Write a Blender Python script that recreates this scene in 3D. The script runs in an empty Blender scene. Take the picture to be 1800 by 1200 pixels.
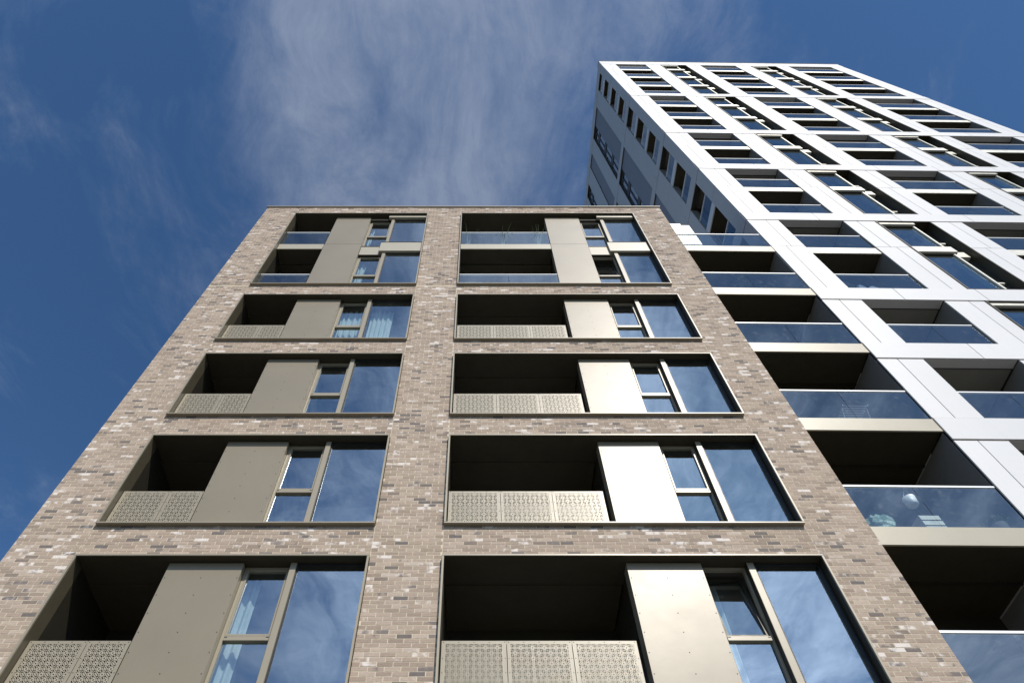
import bpy, bmesh, math, random
from mathutils import Vector
random.seed(7)
R = math.radians
sc = bpy.context.scene
COL = sc.collection

# ------------------------------------------------------------------ camera, sky, sun, exposure
cam_d = bpy.data.cameras.new('camera')
cam_d.sensor_width = 36.0
cam_d.lens = 24.0
cam_d.shift_x = 62 / 1800
cam_d.shift_y = 80 / 1800
cam_d.clip_start = 0.05
cam_d.clip_end = 5000
cam = bpy.data.objects.new('camera', cam_d)
COL.objects.link(cam)
cam.location = (0, 0, 1.6)
cam.rotation_euler = (R(90) + math.atan(1.5), 0, 0)
sc.camera = cam

SUN = Vector((0.275, -0.69, 0.735)).normalized()      # towards the sun
SUN_EL = math.asin(SUN.z)
SUN_ROT = math.atan2(SUN.x, SUN.y)

world = bpy.data.worlds.new('World')
sc.world = world
world.use_nodes = True
wt = world.node_tree
wt.nodes.clear()


class NT:
    """small helper to write node trees"""
    def __init__(s, tree): s.t = tree
    def n(s, typ, **kw):
        nd = s.t.nodes.new(typ)
        for k, v in kw.items(): setattr(nd, k, v)
        return nd
    def put(s, sock, v):
        if hasattr(v, 'is_output') or isinstance(v, bpy.types.NodeSocket): s.t.links.new(v, sock)
        elif v is not None: sock.default_value = v
    def m(s, op, a, b=None, c=None, clamp=False):
        nd = s.n('ShaderNodeMath', operation=op, use_clamp=clamp)
        for i, v in enumerate((a, b, c)):
            if v is not None: s.put(nd.inputs[i], v)
        return nd.outputs[0]
    def mix(s, f, a, b, blend='MIX'):
        nd = s.n('ShaderNodeMix', data_type='RGBA', blend_type=blend)
        s.put(nd.inputs[0], f); s.put(nd.inputs[6], a); s.put(nd.inputs[7], b)
        return nd.outputs[2]
    def ramp(s, f, lo, hi, a=0.0, b=1.0, smooth=True):
        nd = s.n('ShaderNodeMapRange', interpolation_type='SMOOTHSTEP' if smooth else 'LINEAR')
        s.put(nd.inputs[0], f); s.put(nd.inputs[1], lo); s.put(nd.inputs[2], hi); s.put(nd.inputs[3], a); s.put(nd.inputs[4], b)
        return nd.outputs[0]
    def noise(s, vec, scale, detail=4, rough=0.5, dist=0.0, out=0):
        nd = s.n('ShaderNodeTexNoise')
        s.put(nd.inputs['Vector'], vec); s.put(nd.inputs['Scale'], scale)
        nd.inputs['Detail'].default_value = detail; nd.inputs['Roughness'].default_value = rough; nd.inputs['Distortion'].default_value = dist
        return nd.outputs[out]
    def sep(s, v):
        nd = s.n('ShaderNodeSeparateXYZ'); s.put(nd.inputs[0], v); return nd.outputs
    def comb(s, x, y, z):
        nd = s.n('ShaderNodeCombineXYZ')
        for i, v in enumerate((x, y, z)): s.put(nd.inputs[i], v)
        return nd.outputs[0]


W = NT(wt)
sky = W.n('ShaderNodeTexSky', sky_type='NISHITA')
sky.sun_disc = False
sky.sun_elevation = SUN_EL
sky.sun_rotation = SUN_ROT
sky.altitude = 60
sky.air_density = 1.0
sky.dust_density = 0.35
sky.ozone_density = 2.2
tc = W.n('ShaderNodeTexCoord')
d = W.sep(tc.outputs['Generated'])
zc = W.m('MAXIMUM', d[2], 0.04)
qx = W.m('DIVIDE', d[0], zc)
qy = W.m('DIVIDE', d[1], zc)
q = W.comb(qx, qy, 0.0)                                   # position on a flat cloud layer
warp = W.noise(q, 1.6, 3, 0.5, out=1)
wv = W.n('ShaderNodeVectorMath', operation='MULTIPLY_ADD')
W.put(wv.inputs[0], warp); wv.inputs[1].default_value = (0.34, 0.34, 0); W.put(wv.inputs[2], q)
ws = W.sep(wv.outputs[0])
# wind-drawn cirrus: long in one direction
streak = W.comb(W.m('MULTIPLY', ws[0], 6.5), W.m('MULTIPLY', ws[1], 2.6), 4.01)
n1 = W.noise(streak, 1.0, 10, 0.68, 0.5)
n2 = W.noise(W.comb(W.m('MULTIPLY', ws[0], 3.0), W.m('MULTIPLY', ws[1], 3.0), 21.9), 1.0, 10, 0.66, 0.3)
# broad banks where the cloud is thicker
bank = W.noise(W.comb(W.m('ADD', qx, 20.3), W.m('ADD', qy, 4.2), 0.0), 1.35, 2, 0.45)
# a band of cirrus lying overhead along the facade normal
bx = W.m('ABSOLUTE', W.m('SUBTRACT', W.m('ADD', ws[0], W.m('MULTIPLY', ws[1], 0.20)), 0.19))
band = W.ramp(bx, 0.03, 0.47, 1.0, 0.0)
behind = W.ramp(qy, -0.30, -1.20, 0.0, 0.80)
far = W.ramp(qy, 0.3, 1.2, 0.0, 0.12)
dens = W.m('ADD', W.m('MULTIPLY', n1, 0.55), W.m('MULTIPLY', n2, 0.55))
dens = W.m('ADD', dens, W.m('MULTIPLY', W.m('MAXIMUM', W.m('MAXIMUM', band, behind), far), 0.29))
dens = W.m('ADD', dens, W.m('MULTIPLY', W.m('SUBTRACT', bank, 0.5), 0.35))
cl = W.ramp(dens, 0.57, 1.02, 0.0, 1.0)
cl = W.m('MULTIPLY', cl, 0.72)
skyc = W.mix(1.0, sky.outputs[0], (0.60, 0.90, 1.14, 1), 'MULTIPLY')
sd = W.n('ShaderNodeVectorMath', operation='DOT_PRODUCT')
W.put(sd.inputs[0], tc.outputs['Generated']); sd.inputs[1].default_value = tuple(SUN)
fwd = W.ramp(sd.outputs['Value'], 0.74, 1.0, 1.0, 4.6)           # cloud scatters more light towards the sun
cc = W.mix(1.0, (4.0, 4.6, 5.8, 1), W.comb(fwd, fwd, fwd), 'MULTIPLY')
col = W.mix(cl, skyc, cc)
bg = W.n('ShaderNodeBackground')
bg.inputs[1].default_value = 0.095
W.put(bg.inputs[0], col)
wo = W.n('ShaderNodeOutputWorld')
W.put(wo.inputs[0], bg.outputs[0])

sun_d = bpy.data.lights.new('sun', 'SUN')
sun_d.energy = 4.6
sun_d.angle = R(0.53)
sun_d.color = (1.0, 0.955, 0.89)
sun = bpy.data.objects.new('sun', sun_d)
COL.objects.link(sun)
sun.rotation_euler = (-SUN).to_track_quat('-Z', 'Y').to_euler()
sun.location = SUN * 150

sc.view_settings.view_transform = 'Standard'
sc.view_settings.look = 'None'
sc.view_settings.exposure = 0.0
sc.view_settings.gamma = 1.0
sc.view_settings.use_curve_mapping = False
sc.render.engine = 'CYCLES'
sc.cycles.max_bounces = 8
sc.cycles.transparent_max_bounces = 24
sc.cycles.caustics_reflective = True
sc.cycles.sample_clamp_indirect = 6.0

# ------------------------------------------------------------------ materials
def mat(name):
    m = bpy.data.materials.new(name)
    m.use_nodes = True
    m.node_tree.nodes.clear()
    return m, NT(m.node_tree)

def out(N, sh):
    o = N.n('ShaderNodeOutputMaterial'); N.put(o.inputs[0], sh)

def pbsdf(N, color, rough=0.5, metal=0.0, spec=0.5, normal=None):
    p = N.n('ShaderNodeBsdfPrincipled')
    N.put(p.inputs['Base Color'], color); N.put(p.inputs['Roughness'], rough)
    p.inputs['Metallic'].default_value = metal
    p.inputs['Specular IOR Level'].default_value = spec
    if normal is not None: N.put(p.inputs['Normal'], normal)
    return p.outputs[0]

def bump(N, h, strength=0.3, dist=0.01):
    b = N.n('ShaderNodeBump'); b.inputs['Strength'].default_value = strength; b.inputs['Distance'].default_value = dist
    N.put(b.inputs['Height'], h); return b.outputs[0]

def objco(N): return N.n('ShaderNodeTexCoord').outputs['Object']

def simple(name, color, rough=0.5, metal=0.0, spec=0.5, var=0.06, scale=3.0, bumps=0.0):
    m, N = mat(name)
    co = objco(N)
    n = N.noise(co, scale, 5, 0.6)
    f = N.ramp(n, 0.25, 0.75, 1 - var, 1 + var, False)
    c = N.mix(1.0, (*color, 1), N.comb(f, f, f), 'MULTIPLY')
    rr = N.ramp(N.noise(co, scale * 2.3, 4), 0.3, 0.7, rough * 0.9, min(1, rough * 1.1), False)
    nm = bump(N, N.noise(co, scale * 12, 3), bumps, 0.004) if bumps else None
    out(N, pbsdf(N, c, rr, metal, spec, nm))
    return m

def make_brick():
    m, N = mat('brick')
    at = N.n('ShaderNodeAttribute', attribute_name='tone')
    a = N.sep(at.outputs['Vector'])
    co = objco(N)
    seed = N.n('ShaderNodeVectorMath', operation='MULTIPLY_ADD')
    N.put(seed.inputs[0], at.outputs['Vector']); seed.inputs[1].default_value = (37, 53, 71); N.put(seed.inputs[2], co)
    sv = seed.outputs[0]
    r = N.n('ShaderNodeValToRGB'); N.put(r.inputs[0], a[0])
    cr = r.color_ramp
    cr.elements[0].position = 0.0; cr.elements[0].color = (0.15, 0.128, 0.12, 1)
    cr.elements[1].position = 1.0; cr.elements[1].color = (0.50, 0.43, 0.375, 1)
    for p, c in ((0.09, (0.185, 0.15, 0.13)), (0.16, (0.275, 0.212, 0.166)), (0.5, (0.36, 0.280, 0.219)), (0.86, (0.44, 0.352, 0.281))):
        e = cr.elements.new(p); e.color = (*c, 1)
    grain = N.noise(sv, 38, 6, 0.7)
    streak = N.noise(N.comb(N.m('MULTIPLY', N.sep(sv)[0], 14), N.m('MULTIPLY', N.sep(sv)[1], 14), N.m('MULTIPLY', N.sep(sv)[2], 60)), 1.0, 4, 0.6)
    g = N.m('ADD', N.m('MULTIPLY', grain, 0.5), N.m('MULTIPLY', streak, 0.5))
    f = N.ramp(g, 0.3, 0.7, 0.80, 1.2, False)
    c = N.mix(1.0, r.outputs[0], N.comb(f, f, f), 'MULTIPLY')
    # pale slurry patches that cover part of some bricks
    pn = N.noise(sv, 7.0, 3, 0.5)
    thr = N.ramp(a[1], 0.66, 1.0, 0.86, 0.33, False)
    pf = N.ramp(N.m('SUBTRACT', pn, thr), -0.07, 0.13)
    c = N.mix(N.m('MULTIPLY', pf, 0.9), c, (0.70, 0.63, 0.575, 1))
    # burnt dark ends on others
    dn = N.noise(sv, 6.0, 2, 0.5)
    dthr = N.ramp(a[2], 0.78, 1.0, 0.85, 0.42, False)
    dfac = N.ramp(N.m('SUBTRACT', dn, dthr), -0.05, 0.12)
    c = N.mix(N.m('MULTIPLY', dfac, 0.75), c, (0.14, 0.125, 0.125, 1))
    nm = bump(N, g, 0.55, 0.006)
    out(N, pbsdf(N, c, 0.9, 0, 0.25, nm))
    return m

def make_mortar():
    m, N = mat('mortar')
    co = objco(N)
    n = N.noise(co, 30, 5, 0.7)
    c = N.mix(N.ramp(n, 0.3, 0.7), (0.50, 0.43, 0.29, 1), (0.68, 0.60, 0.44, 1))
    c = N.mix(N.m('MULTIPLY', N.ramp(N.noise(co, 0.9, 3), 0.4, 0.65), 0.45), c, (0.56, 0.50, 0.41, 1))
    out(N, pbsdf(N, c, 0.95, 0, 0.2, bump(N, n, 0.5, 0.004)))
    return m

def make_wallbrick():
    m, N = mat('brick_far')
    co = N.sep(objco(N))
    b = N.n('ShaderNodeTexBrick')
    N.put(b.inputs['Vector'], N.comb(N.m('ADD', co[0], co[1]), co[2], 0))
    b.inputs['Scale'].default_value = 1.0; b.inputs['Brick Width'].default_value = 0.225; b.inputs['Row Height'].default_value = 0.0736
    b.inputs['Mortar Size'].default_value = 0.006
    b.inputs['Color1'].default_value = (0.34, 0.28, 0.24, 1); b.inputs['Color2'].default_value = (0.25, 0.205, 0.175, 1); b.inputs['Mortar'].default_value = (0.5, 0.43, 0.29, 1)
    out(N, pbsdf(N, b.outputs[0], 0.9, 0, 0.2))
    return m

def make_metal(name, color, rough, metal, var=0.04, brushed=True):
    m, N = mat(name)
    co = objco(N)
    s = N.sep(co)
    n = N.noise(co, 1.1, 4, 0.55)
    fine = N.noise(N.comb(N.m('MULTIPLY', s[0], 60), N.m('MULTIPLY', s[1], 60), N.m('MULTIPLY', s[2], 4)), 1.0, 3)
    f = N.ramp(N.m('ADD', N.m('MULTIPLY', n, 0.8), N.m('MULTIPLY', fine, 0.2)), 0.3, 0.7, 1 - var, 1 + var, False)
    c = N.mix(1.0, (*color, 1), N.comb(f, f, f), 'MULTIPLY')
    rr = N.ramp(N.noise(co, 1.3, 4, 0.5), 0.3, 0.7, rough * 0.95, rough * 1.05, False)
    out(N, pbsdf(N, c, rr, metal, 0.5, bump(N, n, 0.09, 0.03)))
    return m

def perforation(N, co):
    """1 where the sheet is cut away: rings, petals and dots on a checkered lattice"""
    s = N.sep(co)
    P = 0.0825
    x = N.m('DIVIDE', s[0], P); z = N.m('DIVIDE', s[2], P)
    fx = N.m('FLOOR', x); fz = N.m('FLOOR', z)
    par = N.m('ABSOLUTE', N.m('MODULO', N.m('ADD', fx, fz), 2.0))
    u = N.m('SUBTRACT', N.m('SUBTRACT', x, fx), 0.5); v = N.m('SUBTRACT', N.m('SUBTRACT', z, fz), 0.5)
    r = N.m('SQRT', N.m('ADD', N.m('MULTIPLY', u, u), N.m('MULTIPLY', v, v)))
    an = N.m('ARCTAN2', v, u)
    def ringm(lo, hi): return N.m('MULTIPLY', N.m('GREATER_THAN', r, lo), N.m('LESS_THAN', r, hi))
    pet8 = N.m('GREATER_THAN', N.m('COSINE', N.m('MULTIPLY', an, 8.0)), -0.05)
    pet4 = N.m('GREATER_THAN', N.m('COSINE', N.m('MULTIPLY', an, 4.0)), 0.1)
    x4 = N.m('LESS_THAN', N.m('COSINE', N.m('MULTIPLY', an, 4.0)), 0.2)
    even = N.m('MAXIMUM', N.m('LESS_THAN', r, 0.13), N.m('MULTIPLY', ringm(0.36, 0.56), pet8))
    odd = N.m('MAXIMUM', N.m('MULTIPLY', ringm(0.14, 0.33), pet4), N.m('MULTIPLY', ringm(0.39, 0.62), x4))
    return N.m('ADD', N.m('MULTIPLY', par, odd), N.m('MULTIPLY', N.m('SUBTRACT', 1.0, par), even), clamp=True)

def make_perf(color, rough, metal):
    m, N = mat('perforated_metal')
    co = objco(N)
    h = perforation(N, co)
    tr = N.n('ShaderNodeBsdfTransparent')
    mx = N.n('ShaderNodeMixShader')
    N.put(mx.inputs[0], h); N.put(mx.inputs[1], pbsdf(N, (*color, 1), rough, metal)); N.put(mx.inputs[2], tr.outputs[0])
    out(N, mx.outputs[0])
    return m

def make_glass(name, tint, ior, dirt=0.05, wob=0.0):
    m, N = mat(name)
    co = objco(N)
    nm = bump(N, N.noise(co, 0.7, 2), wob, 0.1) if wob else None
    fr = N.n('ShaderNodeFresnel'); fr.inputs[0].default_value = ior
    gl = N.n('ShaderNodeBsdfGlossy'); gl.inputs['Roughness'].default_value = 0.0; gl.inputs['Color'].default_value = (0.80, 0.92, 1, 1)
    if nm is not None: N.put(gl.inputs['Normal'], nm)
    tr = N.n('ShaderNodeBsdfTransparent'); tr.inputs[0].default_value = (*tint, 1)
    mx = N.n('ShaderNodeMixShader')
    geo = N.n('ShaderNodeNewGeometry')
    front = N.m('SUBTRACT', 1.0, geo.outputs['Backfacing'])
    tint_ = N.mix(front, (1, 1, 1, 1), (*tint, 1)); N.put(tr.inputs[0], tint_)
    N.put(mx.inputs[0], N.m('MULTIPLY', fr.outputs[0], front)); N.put(mx.inputs[1], tr.outputs[0]); N.put(mx.inputs[2], gl.outputs[0])
    df = N.n('ShaderNodeBsdfDiffuse'); df.inputs[0].default_value = (0.7, 0.72, 0.72, 1)
    dm = N.ramp(N.noise(co, 5.0, 8, 0.75), 0.52, 0.8, 0.0, dirt * 2.2)
    mx2 = N.n('ShaderNodeMixShader')
    N.put(mx2.inputs[0], N.m('MULTIPLY', N.m('ADD', dm, dirt * 0.25), front)); N.put(mx2.inputs[1], mx.outputs[0]); N.put(mx2.inputs[2], df.outputs[0])
    out(N, mx2.outputs[0])
    return m

def make_cladding():
    m, N = mat('white_cladding')
    co = objco(N)
    n = N.noise(co, 0.35, 5, 0.6)
    inf = N.n('ShaderNodeObjectInfo')
    f = N.m('ADD', N.ramp(n, 0.3, 0.7, 0.965, 1.02, False), N.m('MULTIPLY', N.m('SUBTRACT', inf.outputs['Random'], 0.4), 0.07))
    c = N.mix(1.0, (0.64, 0.628, 0.61, 1), N.comb(f, f, f), 'MULTIPLY')
    st = N.noise(N.comb(N.m('MULTIPLY', N.sep(co)[0], 5), N.m('MULTIPLY', N.sep(co)[1], 5), N.m('MULTIPLY', N.sep(co)[2], 0.3)), 1.0, 5, 0.7)
    c = N.mix(N.m('MULTIPLY', N.ramp(st, 0.50, 0.8), 0.22), c, (0.5, 0.5, 0.5, 1))
    out(N, pbsdf(N, c, 0.42, 0.0, 0.4))
    return m

def make_leaf(name, c1, c2):
    m, N = mat(name)
    n = N.noise(objco(N), 14, 3)
    out(N, pbsdf(N, N.mix(n, (*c1, 1), (*c2, 1)), 0.6, 0, 0.3))
    return m

def make_curtain():
    m, N = mat('curtain_fabric')
    n = N.noise(objco(N), 40, 3)
    c = N.mix(n, (0.80, 0.83, 0.80, 1), (0.90, 0.92, 0.90, 1))
    df = N.n('ShaderNodeBsdfDiffuse'); N.put(df.inputs[0], c)
    tl = N.n('ShaderNodeBsdfTranslucent'); N.put(tl.inputs[0], c)
    mx = N.n('ShaderNodeMixShader'); mx.inputs[0].default_value = 0.3
    N.put(mx.inputs[1], df.outputs[0]); N.put(mx.inputs[2], tl.outputs[0]); out(N, mx.outputs[0])
    return m

M = dict(
    brick=make_brick(), mortar=make_mortar(), wallbrick=make_wallbrick(),
    panel=make_metal('champagne_panel', (0.240, 0.205, 0.146), 0.41, 0.07),
    frame=make_metal('champagne_frame', (0.30, 0.262, 0.19), 0.40, 0.07),
    fascia=make_metal('champagne_fascia', (0.39, 0.35, 0.262), 0.40, 0.06),
    perf=make_perf((0.37, 0.325, 0.24), 0.40, 0.07),
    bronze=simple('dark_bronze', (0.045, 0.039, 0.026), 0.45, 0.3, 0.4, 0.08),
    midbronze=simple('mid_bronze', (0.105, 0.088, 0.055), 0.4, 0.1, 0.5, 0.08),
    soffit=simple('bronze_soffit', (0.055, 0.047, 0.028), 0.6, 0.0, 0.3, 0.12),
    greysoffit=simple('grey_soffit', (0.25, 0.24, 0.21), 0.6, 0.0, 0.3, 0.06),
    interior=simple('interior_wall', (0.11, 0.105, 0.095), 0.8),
    gasket=simple('black_gasket', (0.015, 0.015, 0.015), 0.5),
    glass=make_glass('window_glass', (0.80, 0.93, 0.94), 4.6, 0.022, 0.06),
    balglass=make_glass('balustrade_glass', (0.72, 0.80, 0.82), 2.6, 0.05, 0.03),
    rail=make_metal('brushed_rail', (0.86, 0.86, 0.86), 0.35, 0.1),
    white=make_cladding(), shaded_side=simple('shade_painted_cladding', (0.47, 0.45, 0.43), 0.45, 0, 0.4, 0.04, 0.5),  # flank panels: white cladding greyed, its shade put into the colour
    shaded_reveal=simple('shade_painted_reveal', (0.22, 0.215, 0.205), 0.5, 0, 0.4, 0.05),  # return faces of the white cladding, darkened in colour to stand for shade
    slate=simple('slate_cladding', (0.215, 0.21, 0.225), 0.5, 0, 0.4, 0.05),
    joint=simple('dark_joint', (0.03, 0.03, 0.032), 0.8),
    cream=simple('cream_metal', (0.60, 0.575, 0.49), 0.4, 0.35, 0.5, 0.04),
    ground=simple('paving', (0.10, 0.098, 0.092), 0.85, 0, 0.3, 0.2, 0.8, 0.3),
    concrete=simple('concrete', (0.36, 0.35, 0.33), 0.85, 0, 0.3, 0.1),
    curtain=make_curtain(),
    leaf=make_leaf('leaf_green', (0.05, 0.13, 0.03), (0.13, 0.22, 0.07)),
    paleleaf=make_leaf('leaf_pale', (0.14, 0.20, 0.10), (0.30, 0.34, 0.20)),
    pot=simple('pot_white', (0.72, 0.72, 0.70), 0.5), terracotta=simple('pot_grey', (0.10, 0.10, 0.10), 0.8),
    bag=simple('green_plastic', (0.22, 0.33, 0.26), 0.3, 0, 0.5, 0.6, 11.0, 1.0),
    cushion=simple('cushion_grey', (0.42, 0.47, 0.55), 0.9, 0, 0.2, 0.1),
    steel=simple('airer_steel', (0.40, 0.40, 0.40), 0.4, 0.5),
)

# ------------------------------------------------------------------ mesh helpers
class MB:
    def __init__(s): s.v = []; s.f = []; s.mi = []
    def box(s, x0, x1, y0, y1, z0, z1, mi=0, skip=()):
        b = len(s.v)
        s.v += [(x0, y0, z0), (x1, y0, z0), (x1, y1, z0), (x0, y1, z0), (x0, y0, z1), (x1, y0, z1), (x1, y1, z1), (x0, y1, z1)]
        F = dict(bot=(0, 3, 2, 1), top=(4, 5, 6, 7), front=(0, 1, 5, 4), right=(1, 2, 6, 5), back=(2, 3, 7, 6), left=(3, 0, 4, 7))
        for k, q_ in F.items():
            if k not in skip:
                s.f.append(tuple(b + i for i in q_)); s.mi.append(mi)
        return s
    def tube(s, p0, p1, r, n=8, r2=None, mi=0):
        p0 = Vector(p0); p1 = Vector(p1); dv = (p1 - p0).normalized()
        a = dv.orthogonal().normalized(); c = dv.cross(a); b = len(s.v); r2 = r if r2 is None else r2
        for p, rr in ((p0, r), (p1, r2)):
            for i in range(n):
                t = 2 * math.pi * i / n
                s.v.append(tuple(p + a * rr * math.cos(t) + c * rr * math.sin(t)))
        for i in range(n):
            j = (i + 1) % n
            s.f.append((b + i, b + j, b + n + j, b + n + i)); s.mi.append(mi)
        s.f.append(tuple(b + i for i in reversed(range(n)))); s.mi.append(mi)
        s.f.append(tuple(b + n + i for i in range(n))); s.mi.append(mi)
        return s
    def lathe(s, prof, cx, cy, n=16, mi=0):
        b = len(s.v)
        for r_, z in prof:
            for i in range(n):
                t = 2 * math.pi * i / n
                s.v.append((cx + r_ * math.cos(t), cy + r_ * math.sin(t), z))
        for k in range(len(prof) - 1):
            for i in range(n):
                j = (i + 1) % n
                s.f.append((b + k * n + i, b + k * n + j, b + (k + 1) * n + j, b + (k + 1) * n + i)); s.mi.append(mi)
        return s
    def build(s, name, m, parent=None, bevel=0.0, smooth=False):
        me = bpy.data.meshes.new(name)
        me.from_pydata(s.v, [], s.f)
        mats = m if isinstance(m, (list, tuple)) else [m]
        for k in mats: me.materials.append(M[k])
        if len(mats) > 1: me.polygons.foreach_set('material_index', s.mi)
        if smooth: me.polygons.foreach_set('use_smooth', [True] * len(me.polygons))
        me.update()
        o = bpy.data.objects.new(name, me)
        COL.objects.link(o)
        if parent is not None: o.parent = parent
        if bevel:
            md = o.modifiers.new('bevel', 'BEVEL'); md.width = bevel; md.segments = 1; md.limit_method = 'ANGLE'
        return o

def bx(name, m, parent, *dims, bevel=0.0):
    return MB().box(*dims).build(name, m, parent, bevel)

def tag(o, label, cat, group=None):
    o['label'] = label; o['category'] = cat
    if group: o['group'] = group
    return o

def thing(name, label, cat, loc=(0, 0, 0), rz=0.0, group=None):
    o = bpy.data.objects.new(name, None)
    COL.objects.link(o); o.location = loc; o.rotation_euler = (0, 0, rz); o.empty_display_size = 0.3
    return tag(o, label, cat, group)

def part(name, parent):
    """an Empty that is a part and holds sub-parts"""
    o = bpy.data.objects.new(name, None); COL.objects.link(o); o.parent = parent; o.empty_display_size = 0.2
    return o

def structure(o): o['kind'] = 'structure'; return o

# ------------------------------------------------------------------ ground
structure(MB().box(-400, 400, -400, 600, -0.5, 0.0).build('ground', 'ground'))

# ------------------------------------------------------------------ brick building
YB = 8.28
CO_H, BR_L = 0.0736, 0.2247
XL, XR, ZT = -7.535, 6.585, 25.66
Z_LOW = 6.10
BAYS = dict(left=(-6.37, -1.70), right=(-0.55, 5.485))
ROWS = [(19.16, 24.905), (16.046, 18.475), (12.94, 15.35), (9.834, 12.235), (6.726, 9.135)]     # frame bottom, top
FRONT = -0.08                                                                               # frame face, from the brick face
bb = thing('brick_apartment_building', 'grey-brown brick apartment block with champagne metal window bays, in front on the left', 'building', (0, YB, 0))

holes = [(x0, x1, z0, z1) for x0, x1 in BAYS.values() for z0, z1 in ROWS]
mvj = [BAYS['left'][0], BAYS['left'][1], BAYS['right'][0], BAYS['right'][1]]
hj = [24.905 + 0.03, 19.16 - 0.01]

# mortar bed behind the bricks: piers and bands, never one sheet over the openings
mb = MB()
T0, T1 = 0.0016, 0.30
for x0, x1 in ((XL, BAYS['left'][0]), (BAYS['left'][1], BAYS['right'][0]), (BAYS['right'][1], XR)):
    mb.box(x0 + 0.003, x1 - 0.003, T0, T1, Z_LOW, ZT)
for x0, x1 in BAYS.values():
    zs = [(ROWS[0][1], ZT)] + [(ROWS[i + 1][1], ROWS[i][0]) for i in range(4)] + [(Z_LOW, ROWS[4][0])]
    for z0, z1 in zs: mb.box(x0 - 0.003, x1 + 0.003, T0 + 0.0005, T1, z0, z1)
mb.build('mortar', 'mortar', bb)

# bricks
def brick_rects():
    res = []
    ncourse = int((ZT - Z_LOW) / CO_H)
    for k in range(ncourse + 1):
        z0 = Z_LOW + k * CO_H; z1 = z0 + CO_H - 0.0112
        if z1 > ZT: z1 = ZT - 0.002
        if z1 - z0 < 0.02: continue
        if any(z0 < j < z1 + 0.0112 for j in hj):
            j = [j for j in hj if z0 < j < z1 + 0.0112][0]
            if j - z0 > 0.03: z1 = min(z1, j - 0.012)
            else: z0 = j + 0.012
        cuts = sorted([XL, XR] + mvj)
        for i in range(len(cuts) - 1):
            a, b = cuts[i], cuts[i + 1]
            c0, c1 = z0, z1
            hole = False
            for hx0, hx1, hz0, hz1 in holes:
                if hx0 - 0.01 < (a + b) / 2 < hx1 + 0.01:
                    if hz0 < c0 and c1 < hz1: hole = True
                    elif hz0 < c1 and c0 < hz0: c1 = min(c1, hz0 - 0.003)
                    elif c0 < hz1 and hz1 < c1: c0 = max(c0, hz1 + 0.003)
            if hole or c1 - c0 < 0.012: continue
            a += 0.004; b -= 0.004
            off = (k % 2) * 0.5 * BR_L + (0.11 if k % 7 == 3 else 0) * BR_L
            x = math.floor((a - XL - off) / BR_L) * BR_L + XL + off
            while x < b:
                e0, e1 = max(a, x), min(b, x + BR_L - 0.0112)
                if e1 - e0 > 0.018: res.append((e0 + random.uniform(-.0012, .0012), e1 + random.uniform(-.0012, .0012), c0, c1))
                x += BR_L
    return res

def cproj(X, Y, Z):
    c, s = math.cos(math.atan(1.5)), math.sin(math.atan(1.5))
    Z -= 1.6; dd = Y * c + Z * s
    return 838 + 1200 * X / dd, 680 - 1200 * (Z * c - Y * s) / dd

rects = brick_rects()
def seen(r):
    x, y = cproj((r[0] + r[1]) / 2, YB, (r[2] + r[3]) / 2)
    return 4 < x < 1796 and y < 1196
vis = sorted([r for r in rects if seen(r) and r[1] - r[0] > 0.18], key=lambda r: r[2])[:300]
vset = set(vis)

def add_brick(v, f, at, r):
    p = random.uniform(-0.0022, 0.0004)
    b = len(v)
    x0, x1, z0, z1 = r
    jit = lambda: random.uniform(-0.0013, 0.0013)
    v += [(x0 + jit(), p, z0 + jit()), (x1 + jit(), p, z0 + jit()), (x1 + jit(), p, z1 + jit()), (x0 + jit(), p, z1 + jit()),
          (x0, 0.03, z0), (x1, 0.03, z0), (x1, 0.03, z1), (x0, 0.03, z1)]
    f += [(b, b + 1, b + 2, b + 3), (b, b + 4, b + 5, b + 1), (b + 1, b + 5, b + 6, b + 2), (b + 2, b + 6, b + 7, b + 3), (b + 3, b + 7, b + 4, b)]
    t = random.random()
    t = 0.05 * random.random() if t < 0.05 else 0.12 + 0.8 * min(1, max(0, random.gauss(0.5, 0.22)))
    # pale bricks come in loose clusters
    cl_ = 0.5 + 0.5 * math.sin(x0 * 1.7 + 3.1 * math.sin(z0 * 1.3)) * math.cos(z0 * 2.1 + x0 * 0.6)
    g = random.random() * 0.88 + 0.14 * cl_
    at += [(t, g, random.random())] * 5

def brick_obj(name, rs):
    v, f, at = [], [], []
    for r in rs: add_brick(v, f, at, r)
    me = bpy.data.meshes.new(name); me.from_pydata(v, [], f); me.materials.append(M['brick'])
    a = me.attributes.new('tone', 'FLOAT_VECTOR', 'FACE')
    a.data.foreach_set('vector', [c for t in at for c in t])
    o = bpy.data.objects.new(name, me); COL.objects.link(o); o.parent = bb
    return o
for r in vis: brick_obj('brick', [r])
rest = brick_obj('brickwork', [r for r in rects if r not in vset])
rest['kind'] = 'stuff'

# lower wall, carcass, roof
wb = MB()
wb.box(XL + 0.002, XR - 0.002, 0.002, 0.30, 0.0, Z_LOW - 0.006)
wb.box(XL, XL + 0.3, 0.301, 13, 0.0, ZT - 0.02); wb.box(XR - 0.3, XR, 0.301, 13, 0.0, ZT - 0.02); wb.box(XL + .3, XR - .3, 12.7, 13, 0.0, ZT - 0.02)
wb.build('wall', 'wallbrick', bb)
bx('roof', 'concrete', bb, XL + 0.31, XR - 0.31, 0.31, 12.69, ZT - 0.45, ZT - 0.15)
# parapet coping, in lengths
cx = XL - 0.035
while cx < XR + 0.03:
    e = min(cx + 2.9, XR + 0.035)
    bx('coping', 'frame', bb, cx, e - 0.006, -0.045, 0.36, ZT + 0.004, ZT + 0.075, bevel=0.006)
    cx = e
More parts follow.
